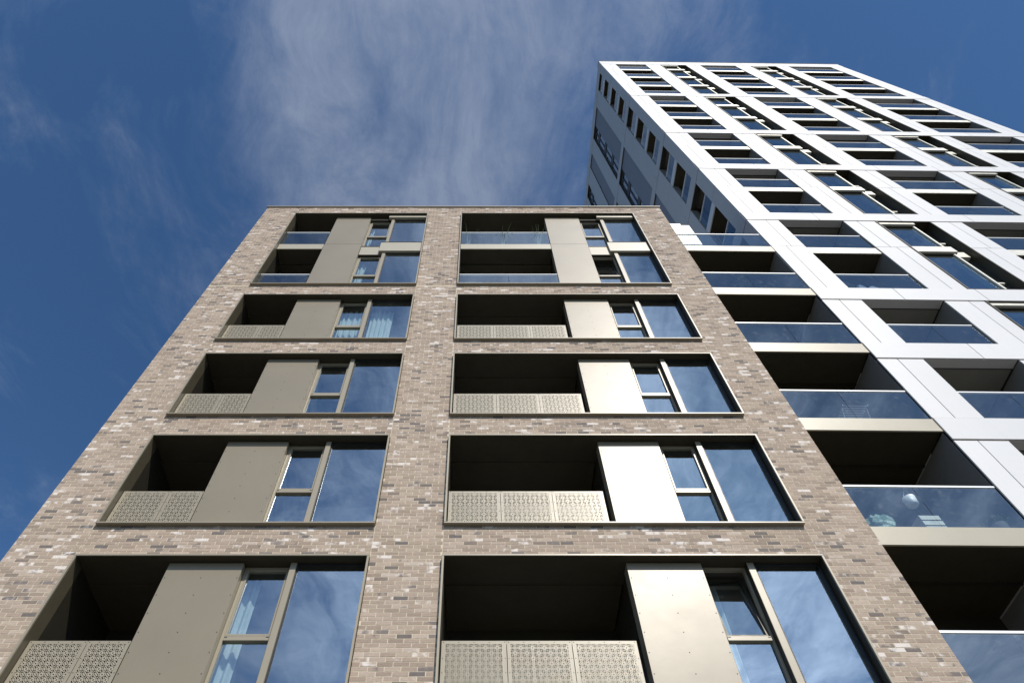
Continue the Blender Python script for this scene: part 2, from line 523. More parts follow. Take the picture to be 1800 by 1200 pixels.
# recessed movement joints
mj = MB()
for z in hj:
    for x0, x1 in ((XL, BAYS['left'][0] - .004), (BAYS['left'][1] + .004, BAYS['right'][0] - .004), (BAYS['right'][1] + .004, XR)):
        mj.box(x0, x1, 0.004, 0.02, z - 0.009, z + 0.009)
mj.build('movement_joint', 'joint', bb)

wh = MB()
for (x0, x1) in BAYS.values():
    for (z0, z1) in ROWS:
        x = x0 + 0.35
        while x < x1 - 0.2:
            wh.box(x, x + 0.010, -0.004, 0.01, z1 + 0.02, z1 + 0.075); x += 0.9
wh.build('weep_holes', 'joint', bb)['kind'] = 'stuff'

PY = 0.08          # cladding panel and balustrade face, from the brick face
def bay_layout(side):
    x0, x1 = BAYS[side]
    i0, i1 = x0 + 0.038, x1 - 0.038
    if side == 'left': pl, pr, ml, mr = -4.885, -3.70, -2.955, -2.855
    else: pl, pr, ml, mr = 2.376, 3.562, 4.285, 4.395
    return x0, x1, i0, i1, pl, pr, ml, mr

def rivets(mbb, pl, pr, z0, z1, y):
    zz = z0 + 0.06
    while zz < z1:
        for x in (pl + 0.03, (pl + pr) / 2, pr - 0.03):
            mbb.tube((x, y - 0.004, zz), (x, y + 0.002, zz), 0.008, 6)
        zz += 0.33

def casement(win, xa, xb, z0, z1, open_=False):
    """narrow light: fixed pane below, opening sash above, set back behind the mullion"""
    y = 0.225
    fz = z0 + 0.985
    fr = MB()
    fr.box(xa, xa + 0.05, y - 0.035, y + 0.04, z0, z1).box(xb - 0.035, xb, y - 0.035, y + 0.04, z0, z1)
    fr.box(xa + 0.05, xb - 0.035, y - 0.035, y + 0.04, z1 - 0.05, z1).box(xa + 0.05, xb - 0.035, y - 0.035, y + 0.04, z0, z0 + 0.045)
    fr.build('window_frame', 'frame', win, 0.003)
    tr = MB().box(xa + 0.05, xb - 0.035, y - 0.05, y + 0.04, fz, fz + 0.075).build('transom', 'frame', win, 0.003)
    for x in (xa + 0.06, xb - 0.085): bx('drain_slot', 'gasket', win, x, x + 0.04, y - 0.0515, y - 0.045, fz + 0.045, fz + 0.062)
    bx('pane', 'glass', win, xa + 0.052, xb - 0.037, y, y + 0.012, z0 + 0.045, fz)
    s0, s1, t0, t1 = xa + 0.053, xb - 0.038, fz + 0.078, z1 - 0.052
    if not open_:
        sa = MB()
        sa.box(s0, s0 + 0.03, y - 0.045, y + 0.02, t0, t1).box(s1 - 0.03, s1, y - 0.045, y + 0.02, t0, t1)
        sa.box(s0 + 0.03, s1 - 0.03, y - 0.045, y + 0.02, t0, t0 + 0.035).box(s0 + 0.03, s1 - 0.03, y - 0.045, y + 0.02, t1 - 0.035, t1)
        sa.build('sash', 'frame', win, 0.003)
        bx('pane', 'glass', win, s0 + 0.03, s1 - 0.03, y - 0.01, y + 0.002, t0 + 0.035, t1 - 0.035)
    else:                                               # tilted inwards from its foot
        h = t1 - t0
        a = R(open_)
        def P(x, zz, dy): return (x, y + 0.0 + math.sin(a) * zz + math.cos(a) * dy, t0 + math.cos(a) * zz - math.sin(a) * dy)
        def slab(mb_, xa_, xb_, za_, zb_, d0, d1):
            b = len(mb_.v)
            for zz, dy in ((za_, d0), (za_, d1), (zb_, d1), (zb_, d0)):
                for x in (xa_, xb_): mb_.v.append(P(x, zz, dy))
            for q_ in ((0, 1, 7, 6), (2, 3, 1, 0), (4, 5, 3, 2), (6, 7, 5, 4), (0, 6, 4, 2), (1, 3, 5, 7)):
                mb_.f.append(tuple(b + i for i in q_)); mb_.mi.append(0)
        sa = MB()
        slab(sa, s0, s0 + .04, 0, h, -.02, .04); slab(sa, s1 - .04, s1, 0, h, -.02, .04)
        slab(sa, s0 + .04, s1 - .04, 0, .04, -.02, .04); slab(sa, s0 + .04, s1 - .04, h - .04, h, -.02, .04)
        sa.build('sash', 'bronze', win)
        gp = MB(); slab(gp, s0 + .04, s1 - .04, .04, h - .04, 0, .012); gp.build('pane', 'glass', win)

def perf_panel(parent, x0, x1, z0, z1, y):
    bz = 0.052
    p = MB()
    t = 0.004
    p.box(x0, x0 + bz, y, y + t, z0, z1).box(x1 - bz, x1, y, y + t, z0, z1)
    p.box(x0 + bz, x1 - bz, y, y + t, z0, z0 + bz).box(x0 + bz, x1 - bz, y, y + t, z1 - bz, z1)
    p.box(x0 + bz, x1 - bz, y + 0.0005, y + t - 0.0005, z0 + bz, z1 - bz, 1)
    o = p.build('balustrade_panel', ['frame', 'perf'], parent)
    sc_ = MB()
    for i in range(5):
        xx = x0 + 0.025 + (x1 - x0 - 0.05) * i / 4
        sc_.tube((xx, y - 0.003, z1 - 0.022), (xx, y + 0.001, z1 - 0.022), 0.007, 6)
    for zz in (z1 - 0.28, z1 - 0.5, z1 - 0.72):
        for xx in (x0 + 0.022, x1 - 0.022): sc_.tube((xx, y - 0.003, zz), (xx, y + 0.001, zz), 0.007, 6)
    s_ = sc_.build('screws', 'gasket', parent); s_['kind'] = 'stuff'
    return o

def surround(parent, x0, x1, z0, z1):
    s_ = part('window_surround', parent)
    y1 = 0.20
    t = 0.034
    MB().box(x0, x1, FRONT, y1, z0 - 0.010, z0 + 0.024).build('sill', 'frame', s_, 0.004)
    bx('head', 'frame', s_, x0, x1, FRONT, 0.02, z1 - 0.026, z1 + 0.008, bevel=0.003)
    bx('soffit', 'soffit', s_, x0 + t + 0.002, x1 - t - 0.002, -0.062, 0.60, z1 - 0.034, z1 - 0.0265)
    bx('jamb', 'frame', s_, x0, x0 + t, FRONT, -0.045, z0 + 0.025, z1 - 0.027, bevel=0.003)
    bx('jamb_lining', 'midbronze', s_, x0 + 0.002, x0 + t - 0.001, -0.044, y1 + 0.02, z0 + 0.025, z1 - 0.036)
    bx('jamb', 'frame', s_, x1 - t, x1, FRONT, -0.045, z0 + 0.025, z1 - 0.027, bevel=0.003)
    bx('jamb_lining', 'bronze', s_, x1 - t + 0.001, x1 - 0.002, -0.044, 0.26, z0 + 0.025, z1 - 0.036)
    return s_

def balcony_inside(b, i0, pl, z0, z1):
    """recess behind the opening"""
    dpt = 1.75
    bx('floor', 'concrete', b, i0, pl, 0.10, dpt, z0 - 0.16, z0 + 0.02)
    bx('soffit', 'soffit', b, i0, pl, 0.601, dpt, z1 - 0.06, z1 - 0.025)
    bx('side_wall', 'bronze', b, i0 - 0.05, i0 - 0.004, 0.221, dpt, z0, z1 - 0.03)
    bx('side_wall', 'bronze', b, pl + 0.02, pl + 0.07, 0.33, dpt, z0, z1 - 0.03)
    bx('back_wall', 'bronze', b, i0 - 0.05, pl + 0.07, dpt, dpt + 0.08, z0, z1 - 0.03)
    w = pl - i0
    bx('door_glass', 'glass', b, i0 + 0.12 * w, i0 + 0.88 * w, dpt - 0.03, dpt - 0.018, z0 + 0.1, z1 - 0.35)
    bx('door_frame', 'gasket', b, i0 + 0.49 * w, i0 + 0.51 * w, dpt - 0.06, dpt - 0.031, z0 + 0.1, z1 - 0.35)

def glass_rail(b, xa, xb, z0, top, y, nsplit):
    n = nsplit
    w = (xb - xa) / n
    for i in range(n):
        bx('glass_pane', 'balglass', b, xa + i * w + 0.006, xa + (i + 1) * w - 0.006, y, y + 0.016, z0 + 0.012, top - 0.03)
    bx('handrail', 'rail', b, xa, xb, y - 0.012, y + 0.034, top - 0.032, top + 0.006, bevel=0.004)

def big_window(win, xa, xb, z0, z1):
    y = 0.108
    g = MB()
    g.box(xa, xa + 0.03, y - 0.012, y + 0.05, z0, z1).box(xb - 0.03, xb, y - 0.012, y + 0.05, z0, z1)
    g.box(xa + .03, xb - .03, y - 0.012, y + 0.05, z0, z0 + 0.03).box(xa + .03, xb - .03, y - 0.012, y + 0.05, z1 - 0.03, z1)
    g.build('window_frame', 'gasket', win)
    bx('pane', 'glass', win, xa + 0.03, xb - 0.03, y, y + 0.014, z0 + 0.03, z1 - 0.03)

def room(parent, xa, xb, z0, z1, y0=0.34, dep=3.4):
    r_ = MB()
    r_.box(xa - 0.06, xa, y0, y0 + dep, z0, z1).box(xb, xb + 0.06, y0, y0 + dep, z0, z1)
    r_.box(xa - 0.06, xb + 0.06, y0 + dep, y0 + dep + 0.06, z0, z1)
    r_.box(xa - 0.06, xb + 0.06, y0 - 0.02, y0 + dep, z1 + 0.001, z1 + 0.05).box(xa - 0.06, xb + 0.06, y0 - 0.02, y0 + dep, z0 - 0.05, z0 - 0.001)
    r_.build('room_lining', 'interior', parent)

def single_row(side, z0, z1, open_=False):
    x0, x1, i0, i1, pl, pr, ml, mr = bay_layout(side)
    surround(bb, x0, x1, z0, z1)
    f0, f1 = z0 + 0.026, z1 - 0.036
    b = part('balcony', bb)
    balcony_inside(b, i0, pl, z0, z1)
    tops = z0 + 0.935
    if side == 'left':
        js = [i0 - 0.0, -5.505, pl - 0.01]
    else:
        a_ = i0 + 0.012; e_ = 2.265; w_ = (e_ - a_) / 3
        js = [a_, a_ + w_, a_ + 2 * w_, e_]
    for i in range(len(js) - 1):
        perf_panel(b, js[i] + 0.004, js[i + 1] - 0.004, f0 + 0.002, tops, PY)
    bx('handrail', 'frame', b, js[0] + 0.002, js[-1] - 0.002, PY + 0.006, PY + 0.05, tops - 0.05, tops - 0.004)
    # flat cladding panel on its box
    p = part('cladding_panel', bb)
    bx('panel_face', 'panel', p, pl, pr, PY - 0.004, PY, f0, f1 - 0.01, bevel=0.0015)
    bx('panel_return', 'frame', p, pl + 0.002, pr - 0.0015, PY + 0.0005, 0.32, f0, f1 - 0.012)
    rv = MB(); rivets(rv, pl, pr, f0, f1 - 0.06, PY - 0.004); rv.build('rivets', 'gasket', p)['kind'] = 'stuff'
    w = part('window', bb)
    casement(w, pr + 0.001, ml + 0.002, f0, f1, open_)
    bx('mullion', 'frame', w, ml + 0.003, mr, PY - 0.01, 0.20, f0, f1 - 0.002, bevel=0.003)
    bx('mullion_return', 'bronze', w, ml + 0.0005, ml + 0.0025, PY - 0.004, 0.208, f0, f1 - 0.002)
    big_window(w, mr + 0.001, i1 - 0.002, f0, f1)
    room(bb, pr + 0.03, i1 - 0.01, z0 - 0.0, z1 - 0.05)

def double_row(side, z0, z1):
    x0, x1, i0, i1, pl, pr, ml, mr = bay_layout(side)
    surround(bb, x0, x1, z0, z1)
    f0, f1 = z0 + 0.026, z1 - 0.036
    zm = 22.38                                  # upper floor
    sb = zm - 0.39
    bal_end = pl - 0.015
    b = part('balcony', bb)
    balcony_inside(b, i0, pl, z0, sb)
    glass_rail(b, i0 + 0.004, bal_end, f0, z0 + 0.93, PY, 1 if side == 'left' else 2)
    b2 = part('balcony', bb)
    balcony_inside(b2, i0, pl, zm, z1)
    bx('slab_edge', 'fascia', b2, i0 + 0.002, bal_end, PY - 0.015, 0.095, sb, zm, bevel=0.004)
    bx('slab_soffit', 'soffit', b2, i0 + 0.002, bal_end, 0.0955, 0.60, sb + 0.004, sb + 0.03)
    glass_rail(b2, i0 + 0.004, bal_end, zm, zm + 1.05, PY, 1 if side == 'left' else 2)
    p = part('cladding_panel', bb)
    bx('panel_face', 'panel', p, pl, pr, PY - 0.004, PY, f0, zm + 0.03, bevel=0.0015)
    bx('panel_face', 'panel', p, pl, pr, PY - 0.004, PY, zm + 0.04, f1 - 0.01, bevel=0.0015)
    bx('panel_return', 'frame', p, pl + 0.002, pr - 0.0015, PY + 0.0005, 0.32, f0, f1 - 0.012)
    # lower storey window
    for lo, hi, up in ((f0, 21.70, False), (22.41, f1, True)):
        w = part('window', bb)
        cl0, cl1 = (lo, 21.60) if not up else (22.27, hi - 0.22)
        casement(w, pr + 0.001, ml + 0.002, cl0, cl1, 9 if (side == 'right' and not up) else False)
        bx('mullion', 'frame', w, ml + 0.003, mr, PY - 0.01, 0.20, lo, hi - (0.20 if up else 0.0), bevel=0.003)
        bx('mullion_return', 'bronze', w, ml + 0.0005, ml + 0.0025, PY - 0.004, 0.208, lo, hi - 0.2)
        big_window(w, mr + 0.001, i1 - 0.002, lo, hi - (0.20 if up else 0))
        if up:
            bx('head_flashing', 'fascia', w, ml - 0.10, i1 - 0.003, 0.0, 0.12, hi - 0.195, hi - 0.002, bevel=0.004)
            bx('head_flashing', 'soffit', w, pr + 0.002, ml - 0.101, 0.10, 0.30, hi - 0.22, hi - 0.002)
    s_ = part('spandrel', bb)
    bx('spandrel_panel', 'fascia', s_, ml - 0.11, i1 - 0.003, 0.01, 0.34, 21.705, 22.40, bevel=0.005)
    bx('spandrel_cap', 'gasket', s_, ml - 0.12, i1 - 0.002, -0.004, 0.16, 22.401, 22.409)
    bx('spandrel_panel', 'fascia', s_, pr + 0.012, ml - 0.112, 0.10, 0.34, 21.605, 22.24, bevel=0.005)
    bx('spandrel_soffit', 'soffit', s_, pr + 0.012, ml - 0.112, 0.105, 0.335, 21.597, 21.6045)
    bx('spandrel_cap', 'gasket', s_, pr + 0.005, ml - 0.112, 0.085, 0.30, 22.2405, 22.262)
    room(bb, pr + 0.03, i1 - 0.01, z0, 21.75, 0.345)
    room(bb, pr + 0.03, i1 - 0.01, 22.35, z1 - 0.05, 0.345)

for side in ('left', 'right'):
    double_row(side, *ROWS[0])
    for i in range(1, 5):
        single_row(side, *ROWS[i], open_=(8 if (side == 'right' and i == 4) else False))

# ------------------------------------------------------------------ white tower
TX, TY, TPH = 9.53, 8.46, R(0.7)
tw = thing('white_tower', 'tall white panel-clad residential tower with a grid of balconies, behind on the right', 'building', (TX, TY, 0), TPH)
PITCH = 3.135
F0 = 13.13
def FL(k): return F0 + PITCH * k
BANDS = [FL(-2), FL(-1), FL(0), FL(1), FL(2), FL(4), FL(6), FL(8), FL(11), FL(15)]
PIERS = [(0, 1.12), (3.41, 4.53), (6.50, 7.62), (10.32, 11.45), (13.42, 14.42), (17.68, 18.75)]
BALC = [(1.12, 3.41), (7.62, 10.32), (14.42, 17.68)]
WINS = [(4.53, 6.50), (11.45, 13.42)]
TWU, TWD = 18.75, 14.0
BH = 0.73
RECESS = 1.9
TOPB = 1.25

def seen_t(u, z, margin=60):
    X = TX + u * math.cos(TPH); Y = TY + u * math.sin(TPH)
    x, y = cproj(X, Y, z)
    return -margin < x < 1800 + margin and -margin < y < 1200 + margin

gap = 0.008
def clad(u0, u1, z0, z1, w=0.0, t=0.035):
    return bx('cladding_panel', 'white', tw, u0 + gap, u1 - gap, w, w + t, z0 + gap, z1 - gap, bevel=0.004)

groups = [(BANDS[i], BANDS[i + 1]) for i in range(len(BANDS) - 1)]
# structural cores of the piers (dark joints show between panels) and their white return faces, shade painted into the colour
for i, (u0, u1) in enumerate(PIERS):
    dep = 0.65 if i == 0 else RECESS
    bx('pier_core', 'joint', tw, u0 + 0.012, u1 - 0.012, 0.036, dep - 0.012, 0.0, BANDS[-1] - 0.1)
    for (g0, g1) in groups:
        top = g1 - (TOPB if g1 == BANDS[-1] else BH)
        nf = max(1, round((g1 - g0) / PITCH))
        for j in range(nf):
            z0 = g0 + j * PITCH; z1 = min(g0 + (j + 1) * PITCH, top)
            if z1 < 7.0 or not (seen_t(u0, (z0 + z1) / 2, 260) or seen_t(u1, (z0 + z1) / 2, 260)): continue
            s_ = u0 + (u1 - u0) * (0.60 if (i + j) % 2 else 0.44)
            z1 -= 0.022 if z1 == top else 0
            clad(u0, s_, z0, z1); clad(s_, u1, z0, z1)
        # side returns, one panel per group (left face seen from the left)
        if g0 > 6:
            if i > 0: bx('return_panel', 'shaded_reveal', tw, u0 + 0.002, u0 + 0.011, 0.037, dep - 0.02, g0 + 0.006, top - 0.02)
            bx('return_panel', 'shaded_reveal', tw, u1 - 0.011, u1 - 0.002, 0.037, dep - 0.02, g0 + 0.006, top - 0.02)
# horizontal bands
for bi, zt in enumerate(BANDS):
    if zt < 6.5: continue
    last = zt == BANDS[-1]
    h = TOPB if last else BH
    bx('band_core', 'joint', tw, 0.012, TWU - 0.012, 0.022, 0.30, zt - h + 0.02, zt - 0.012)
    cuts = [0.0]
    random.seed(100 + bi)
    while cuts[-1] < TWU - 1.6: cuts.append(cuts[-1] + random.choice((2.35, 2.9, 2.6)))
    cuts[-1] = TWU
    for a, b_ in zip(cuts, cuts[1:]):
        if last:
            clad(a, b_, zt - 0.62, zt, -0.015); clad(a, b_, zt - h, zt - 0.62, -0.012)
        else: clad(a, b_, zt - h, zt, -0.015)
    # soffit lip under the band over each balcony
    for (u0, u1) in BALC:
        bx('band_lip', 'white', tw, u0 + 0.01, u1 - 0.01, 0.02, 0.26, zt - h + 0.002, zt - h + 0.018)
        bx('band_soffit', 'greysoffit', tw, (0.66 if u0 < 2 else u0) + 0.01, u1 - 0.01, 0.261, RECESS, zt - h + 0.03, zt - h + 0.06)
bx('parapet_cap', 'concrete', tw, -0.03, TWU + 0.03, -0.05, 0.45, BANDS[-1] + 0.002, BANDS[-1] + 0.05)
bx('roof', 'concrete', tw, 0.02, TWU - 0.02, 0.46, TWD, BANDS[-1] - 0.5, BANDS[-1] - 0.2)

bandset = [round(b_, 3) for b_ in BANDS]
def t_balcony(k, u0, u1, corner):
    F = FL(k)
    p = part('balcony', tw)
    band = round(F, 3) in bandset
    s0 = 0.07 if corner else u0
    if not band:
        bx('slab_edge', 'cream', p, u0 + 0.004, u1 - 0.004, 0.045, 0.085, F - 0.44, F, bevel=0.004)
        b_ = MB().box(u0 + 0.004, u1 - 0.012, 0.0855, 0.66, F - 0.40, F - 0.02).box(s0 if corner else u0 + 0.004, u1 - 0.012, 0.661, RECESS, F - 0.40, F - 0.02)
        b_.build('slab', 'soffit', p)
    else:
        bx('slab', 'concrete', p, s0, u1 - 0.012, 0.67, RECESS, F - 0.35, F - 0.02)
    um = (u0 + u1) / 2
    y = 0.05
    top = F + 1.06
    for a, b_ in ((u0 + 0.01, um - 0.006), (um + 0.006, u1 - 0.03)):
        bx('glass_pane', 'balglass', p, a, b_, y, y + 0.016, F + 0.005, top - 0.03)
    bx('handrail', 'rail', p, u0 + 0.004, u1 - 0.03, y - 0.012, y + 0.034, top - 0.034, top + 0.006)
    if corner and F > 22:
        for a, b_ in ((0.67, 1.24), (1.25, 1.82)):
            bx('glass_pane', 'balglass', p, 0.05, 0.066, a, b_, F + 0.005, top - 0.03)
        bx('handrail', 'rail', p, 0.035, 0.08, 0.67, 1.84, top - 0.034, top + 0.006)
        if not band: bx('slab_edge', 'white', p, 0.02, 0.06, 0.66, 1.85, F - 0.44, F)

def t_window(k, u0, u1):
    F = FL(k)
    band = round(F, 3) in bandset
    nxt = round(FL(k + 1), 3)
    top = FL(k + 1) - (TOPB if nxt == bandset[-1] else (BH if nxt in bandset else 0.0))
    if nxt == bandset[-1]: top -= 0.05
    w = part('window', tw)
    a0, m0, m1, a1 = u0 + 0.065, u0 + 1.25, u0 + 1.32, u1 - 0.05
    # spandrels
    if not band:
        bx('spandrel_panel', 'cream', w, a0, m0 + 0.16, 0.02, 0.40, F - 0.28, F + 0.14, bevel=0.005)
        bx('spandrel_panel', 'cream', w, m0 + 0.17, a1 - 0.10, 0.16, 0.46, F - 0.38, F + 0.02, bevel=0.005)
        zlo = F + 0.142; clo = F + 0.03
    else:
        zlo = F + 0.06; clo = F + 0.06
    if nxt in bandset:
        bx('spandrel_panel', 'cream', w, a0, m0 + 0.10, 0.02, 0.40, top - 0.22, top - 0.07, bevel=0.005)
        zhi = top - 0.23; chi = top - 0.23
    else:
        zhi = FL(k + 1) - 0.29; chi = FL(k + 1) - 0.39
    y = 0.13
    fr = MB()
    fr.box(a0, a0 + 0.04, y - 0.03, y + 0.05, zlo, zhi).box(a0 + 0.04, m0, y - 0.03, y + 0.05, zlo, zlo + 0.04).box(a0 + 0.04, m0, y - 0.03, y + 0.05, zhi - 0.04, zhi)
    fr.build('window_frame', 'bronze', w)
    bx('mullion', 'cream', w, m0 + 0.001, m1, y - 0.05, y + 0.2, zlo, zhi, bevel=0.003)
    bx('pane', 'glass', w, a0 + 0.04, m0, y, y + 0.014, zlo + 0.04, zhi - 0.04)
    tz = clo + 0.85
    bx('transom', 'cream', w, m1 + 0.002, a1 - 0.16, y + 0.09, y + 0.2, tz, tz + 0.07)
    bx('pane', 'glass', w, m1 + 0.002, a1 - 0.002, y + 0.15, y + 0.164, clo, tz - 0.002)
    bx('pane', 'glass', w, m1 + 0.002, a1 - 0.002, y + 0.15, y + 0.164, tz + 0.072, chi)

for (u0, u1) in BALC:
    for k in range(-2, 15):
        if FL(k) < 6: continue
        if not (seen_t(u0, FL(k) + 1.5, 150) or seen_t(u1, FL(k) + 1.5, 150)): continue
        t_balcony(k, u0, u1, u0 < 2)
for (u0, u1) in WINS:
    for (g0, g1) in groups:
        if not (seen_t(u0, (g0 + g1) / 2, 350) or seen_t(u1, (g0 + g1) / 2, 350)): continue
        top = g1 - (TOPB + 0.05 if g1 == BANDS[-1] else BH)
        s_ = part('window_surround', tw)
        bx('jamb', 'bronze', s_, u0 + 0.002, u0 + 0.05, -0.02, 0.6, g0 + 0.03, top - 0.055, bevel=0.003)
        bx('jamb_edge', 'frame', s_, u0 + 0.0505, u0 + 0.064, -0.012, 0.20, g0 + 0.06, top - 0.06)
        bx('jamb', 'bronze', s_, u1 - 0.045, u1 - 0.002, -0.02, 0.6, g0 + 0.03, top - 0.055, bevel=0.003)
        bx('head', 'bronze', s_, u0 + 0.002, u1 - 0.002, -0.02, 0.6, top - 0.05, top - 0.004, bevel=0.003)
        bx('sill', 'bronze', s_, u0 + 0.002, u1 - 0.002, -0.02, 0.6, g0 - 0.02 + 0.024, g0 + 0.025, bevel=0.003)
    for k in range(-1, 15):
        if seen_t(u0, FL(k) + 1.5, 150) or seen_t(u1, FL(k) + 1.5, 150): t_window(k, u0, u1)
# inner wall behind balconies and rooms behind the windows
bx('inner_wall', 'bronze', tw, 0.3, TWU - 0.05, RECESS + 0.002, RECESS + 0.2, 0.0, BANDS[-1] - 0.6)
# pale podium below the part that the picture shows
bx('podium_wall', 'white', tw, 0.0, TWU, 0.0, 0.03, 0.0, FL(-2) - BH - 0.01)
bx('side_wall', 'white', tw, TWU - 0.03, TWU - 0.001, 0.04, TWD, 0.0, BANDS[-1] - 0.01)
bx('back_wall', 'white', tw, 0.0, TWU, TWD, TWD + 0.03, 0.0, BANDS[-1] - 0.01)

# side elevation (faces left): piers, slate strips and windows between floor bands
SIDE = [('pier', 0.0, 0.65), ('open', 0.65, 1.85), ('pier', 1.85, 3.1), ('slate', 3.1, 4.5), ('win', 4.5, 5.5), ('pier', 5.5, 6.7),
        ('slate', 6.7, 7.85), ('pier', 7.85, 9.2), ('win', 9.2, 10.3), ('pier', 10.3, 11.6), ('slate', 11.6, 12.8), ('pier', 12.8, 14.0)]
def sbx(name, m, parent, w0, w1, u0, u1, z0, z1, bevel=0.0):
    return bx(name, m, parent, u0, u1, w0, w1, z0, z1, bevel=bevel)
for (g0, g1) in groups:
    if g1 < 22: continue
    top = g1 - (TOPB if g1 == BANDS[-1] else BH)
    nf = max(1, round((g1 - g0) / PITCH))
    for kind, w0, w1 in SIDE:
        if kind == 'pier':
            for j in range(nf):
                z0 = g0 + j * PITCH; z1 = min(z0 + PITCH, top)
                sbx('cladding_panel', 'shaded_side', tw, w0 + (0.036 if w0 == 0 else gap), w1 - gap, 0.0, 0.03, z0 + gap, z1 - gap, 0.004)
        elif kind == 'slate':
            for j in range(nf):
                z0 = g0 + j * PITCH; z1 = min(z0 + PITCH, top)
                sbx('slate_panel', 'slate', tw, w0 + 0.004, w1 - 0.004, 0.07, 0.10, z0 + 0.004, z1 - 0.004)
        elif kind == 'win':
            for j in range(nf):
                z0 = g0 + j * PITCH; z1 = min(z0 + PITCH, top)
                w = part('window', tw)
                fr = MB()
                for c0, c1 in ((w0 + 0.004, w0 + 0.07), ((w0 + w1) / 2 - 0.03, (w0 + w1) / 2 + 0.03), (w1 - 0.07, w1 - 0.004)):
                    fr.box(0.10, 0.18, c0, c1, z0 + 0.3, z1 - 0.45)
                fr.build('window_frame', 'bronze', w)
                sbx('spandrel_panel', 'bronze', w, w0 + 0.004, w1 - 0.004, 0.12, 0.2, z0 + 0.004, z0 + 0.299)
                sbx('spandrel_panel', 'bronze', w, w0 + 0.004, w1 - 0.004, 0.12, 0.2, z1 - 0.449, z1 - 0.004)
                sbx('pane', 'glass', w, w0 + 0.071, (w0 + w1) / 2 - 0.031, 0.15, 0.164, z0 + 0.3, z1 - 0.45)
                sbx('pane', 'glass', w, (w0 + w1) / 2 + 0.031, w1 - 0.071, 0.15, 0.164, z0 + 0.3, z1 - 0.45)
    # band round the corner
    cuts = [0.025, 2.4, 4.9, 7.4, 9.9, 12.4, 14.0]
    h = g1 - top
    for a, b_ in zip(cuts, cuts[1:]):
        sbx('cladding_panel', 'shaded_side', tw, a + 0.004, b_ - gap, -0.012, 0.02, top + gap, g1 - gap, 0.004)
    bx('side_core', 'joint', tw, 0.205, 0.30, 1.87, TWD - 0.02, g0 + 0.002, g1 - 0.03)
    for kind, w0, w1 in SIDE:
        if kind == 'pier' and w0 > 0: bx('side_core', 'joint', tw, 0.032, 0.204, w0 + 0.01, w1 - 0.01, g0 + 0.002, top)
    bx('side_core', 'joint', tw, 0.022, 0.204, 0.66, TWD - 0.02, top + 0.02, g1 - 0.03)
    # far jamb of the corner balcony, facing the street
    bx('return_panel', 'shaded_reveal', tw, 0.035, 0.30, 1.845, 1.862, g0, top)
bx('side_wall', 'white', tw, 0.0, 0.03, 0.66, TWD, 0.0, FL(3) - PITCH - 0.01)

# ------------------------------------------------------------------ link block with gold balconies
lk = thing('balcony_link_block', 'stack of gold-edged glass balconies filling the gap between brick block and white tower', 'building', (TX, TY, 0), TPH)
LU0, LU1 = -2.93, -0.012
for k in range(-2, 4):
    F = FL(k)
    p = part('balcony', lk)
    bx('slab_edge', 'fascia', p, LU0, LU1 + 0.02, 0.02, 0.06, F - 0.43, F - 0.01, bevel=0.004)
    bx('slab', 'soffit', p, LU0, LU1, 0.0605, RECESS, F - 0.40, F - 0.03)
    bx('soffit_rib', 'bronze', p, LU0 + 0.01, LU1 - 0.01, 0.95, 1.0, F - 0.43, F - 0.402)
    um = LU0 + (LU1 - LU0) * 0.47
    top = F + 1.03
    for a, b_ in ((LU0 + 0.004, um - 0.006), (um + 0.006, LU1 - 0.02)):
        bx('glass_pane', 'balglass', p, a, b_, 0.03, 0.046, F - 0.005, top - 0.03)
    bx('handrail', 'rail', p, LU0, LU1 - 0.02, 0.015, 0.062, top - 0.034, top + 0.008)
bx('back_wall', 'bronze', lk, LU0, LU1, RECESS, RECESS + 0.1, 0.0, FL(3) - 0.03)
bx('podium_wall', 'wallbrick', lk, LU0, LU1, 0.05, 0.3, 0.0, FL(-2) - 0.45)
# tower flank seen inside the link balconies
for k in range(-2, 3):
    bx('flank_panel', 'shaded_reveal', lk, LU1 + 0.0005, LU1 + 0.010, 0.062, RECESS - 0.01, FL(k) + 0.005, FL(k + 1) - 0.44)
# top terrace: cream wall set back, dark door recess beside it
tz = FL(3)
bx('terrace_wall', 'cream', lk, LU0, -2.225, 0.30, 0.42, tz - 0.02, 25.26)
bx('terrace_wall', 'cream', lk, -2.213, -1.945, 0.30, 0.42, tz - 0.02, 24.40)
bx('terrace_wall', 'cream', lk, -2.213, -1.945, 0.30, 0.42, 24.415, 25.10)
bx('terrace_wall', 'joint', lk, LU0, -1.95, 0.425, 0.50, tz - 0.02, 25.06)

# ------------------------------------------------------------------ things on the balconies and behind the windows
def tw_pt(u, w, z):
    return (TX + u * math.cos(TPH) - w * math.sin(TPH), TY + u * math.sin(TPH) + w * math.cos(TPH), z)

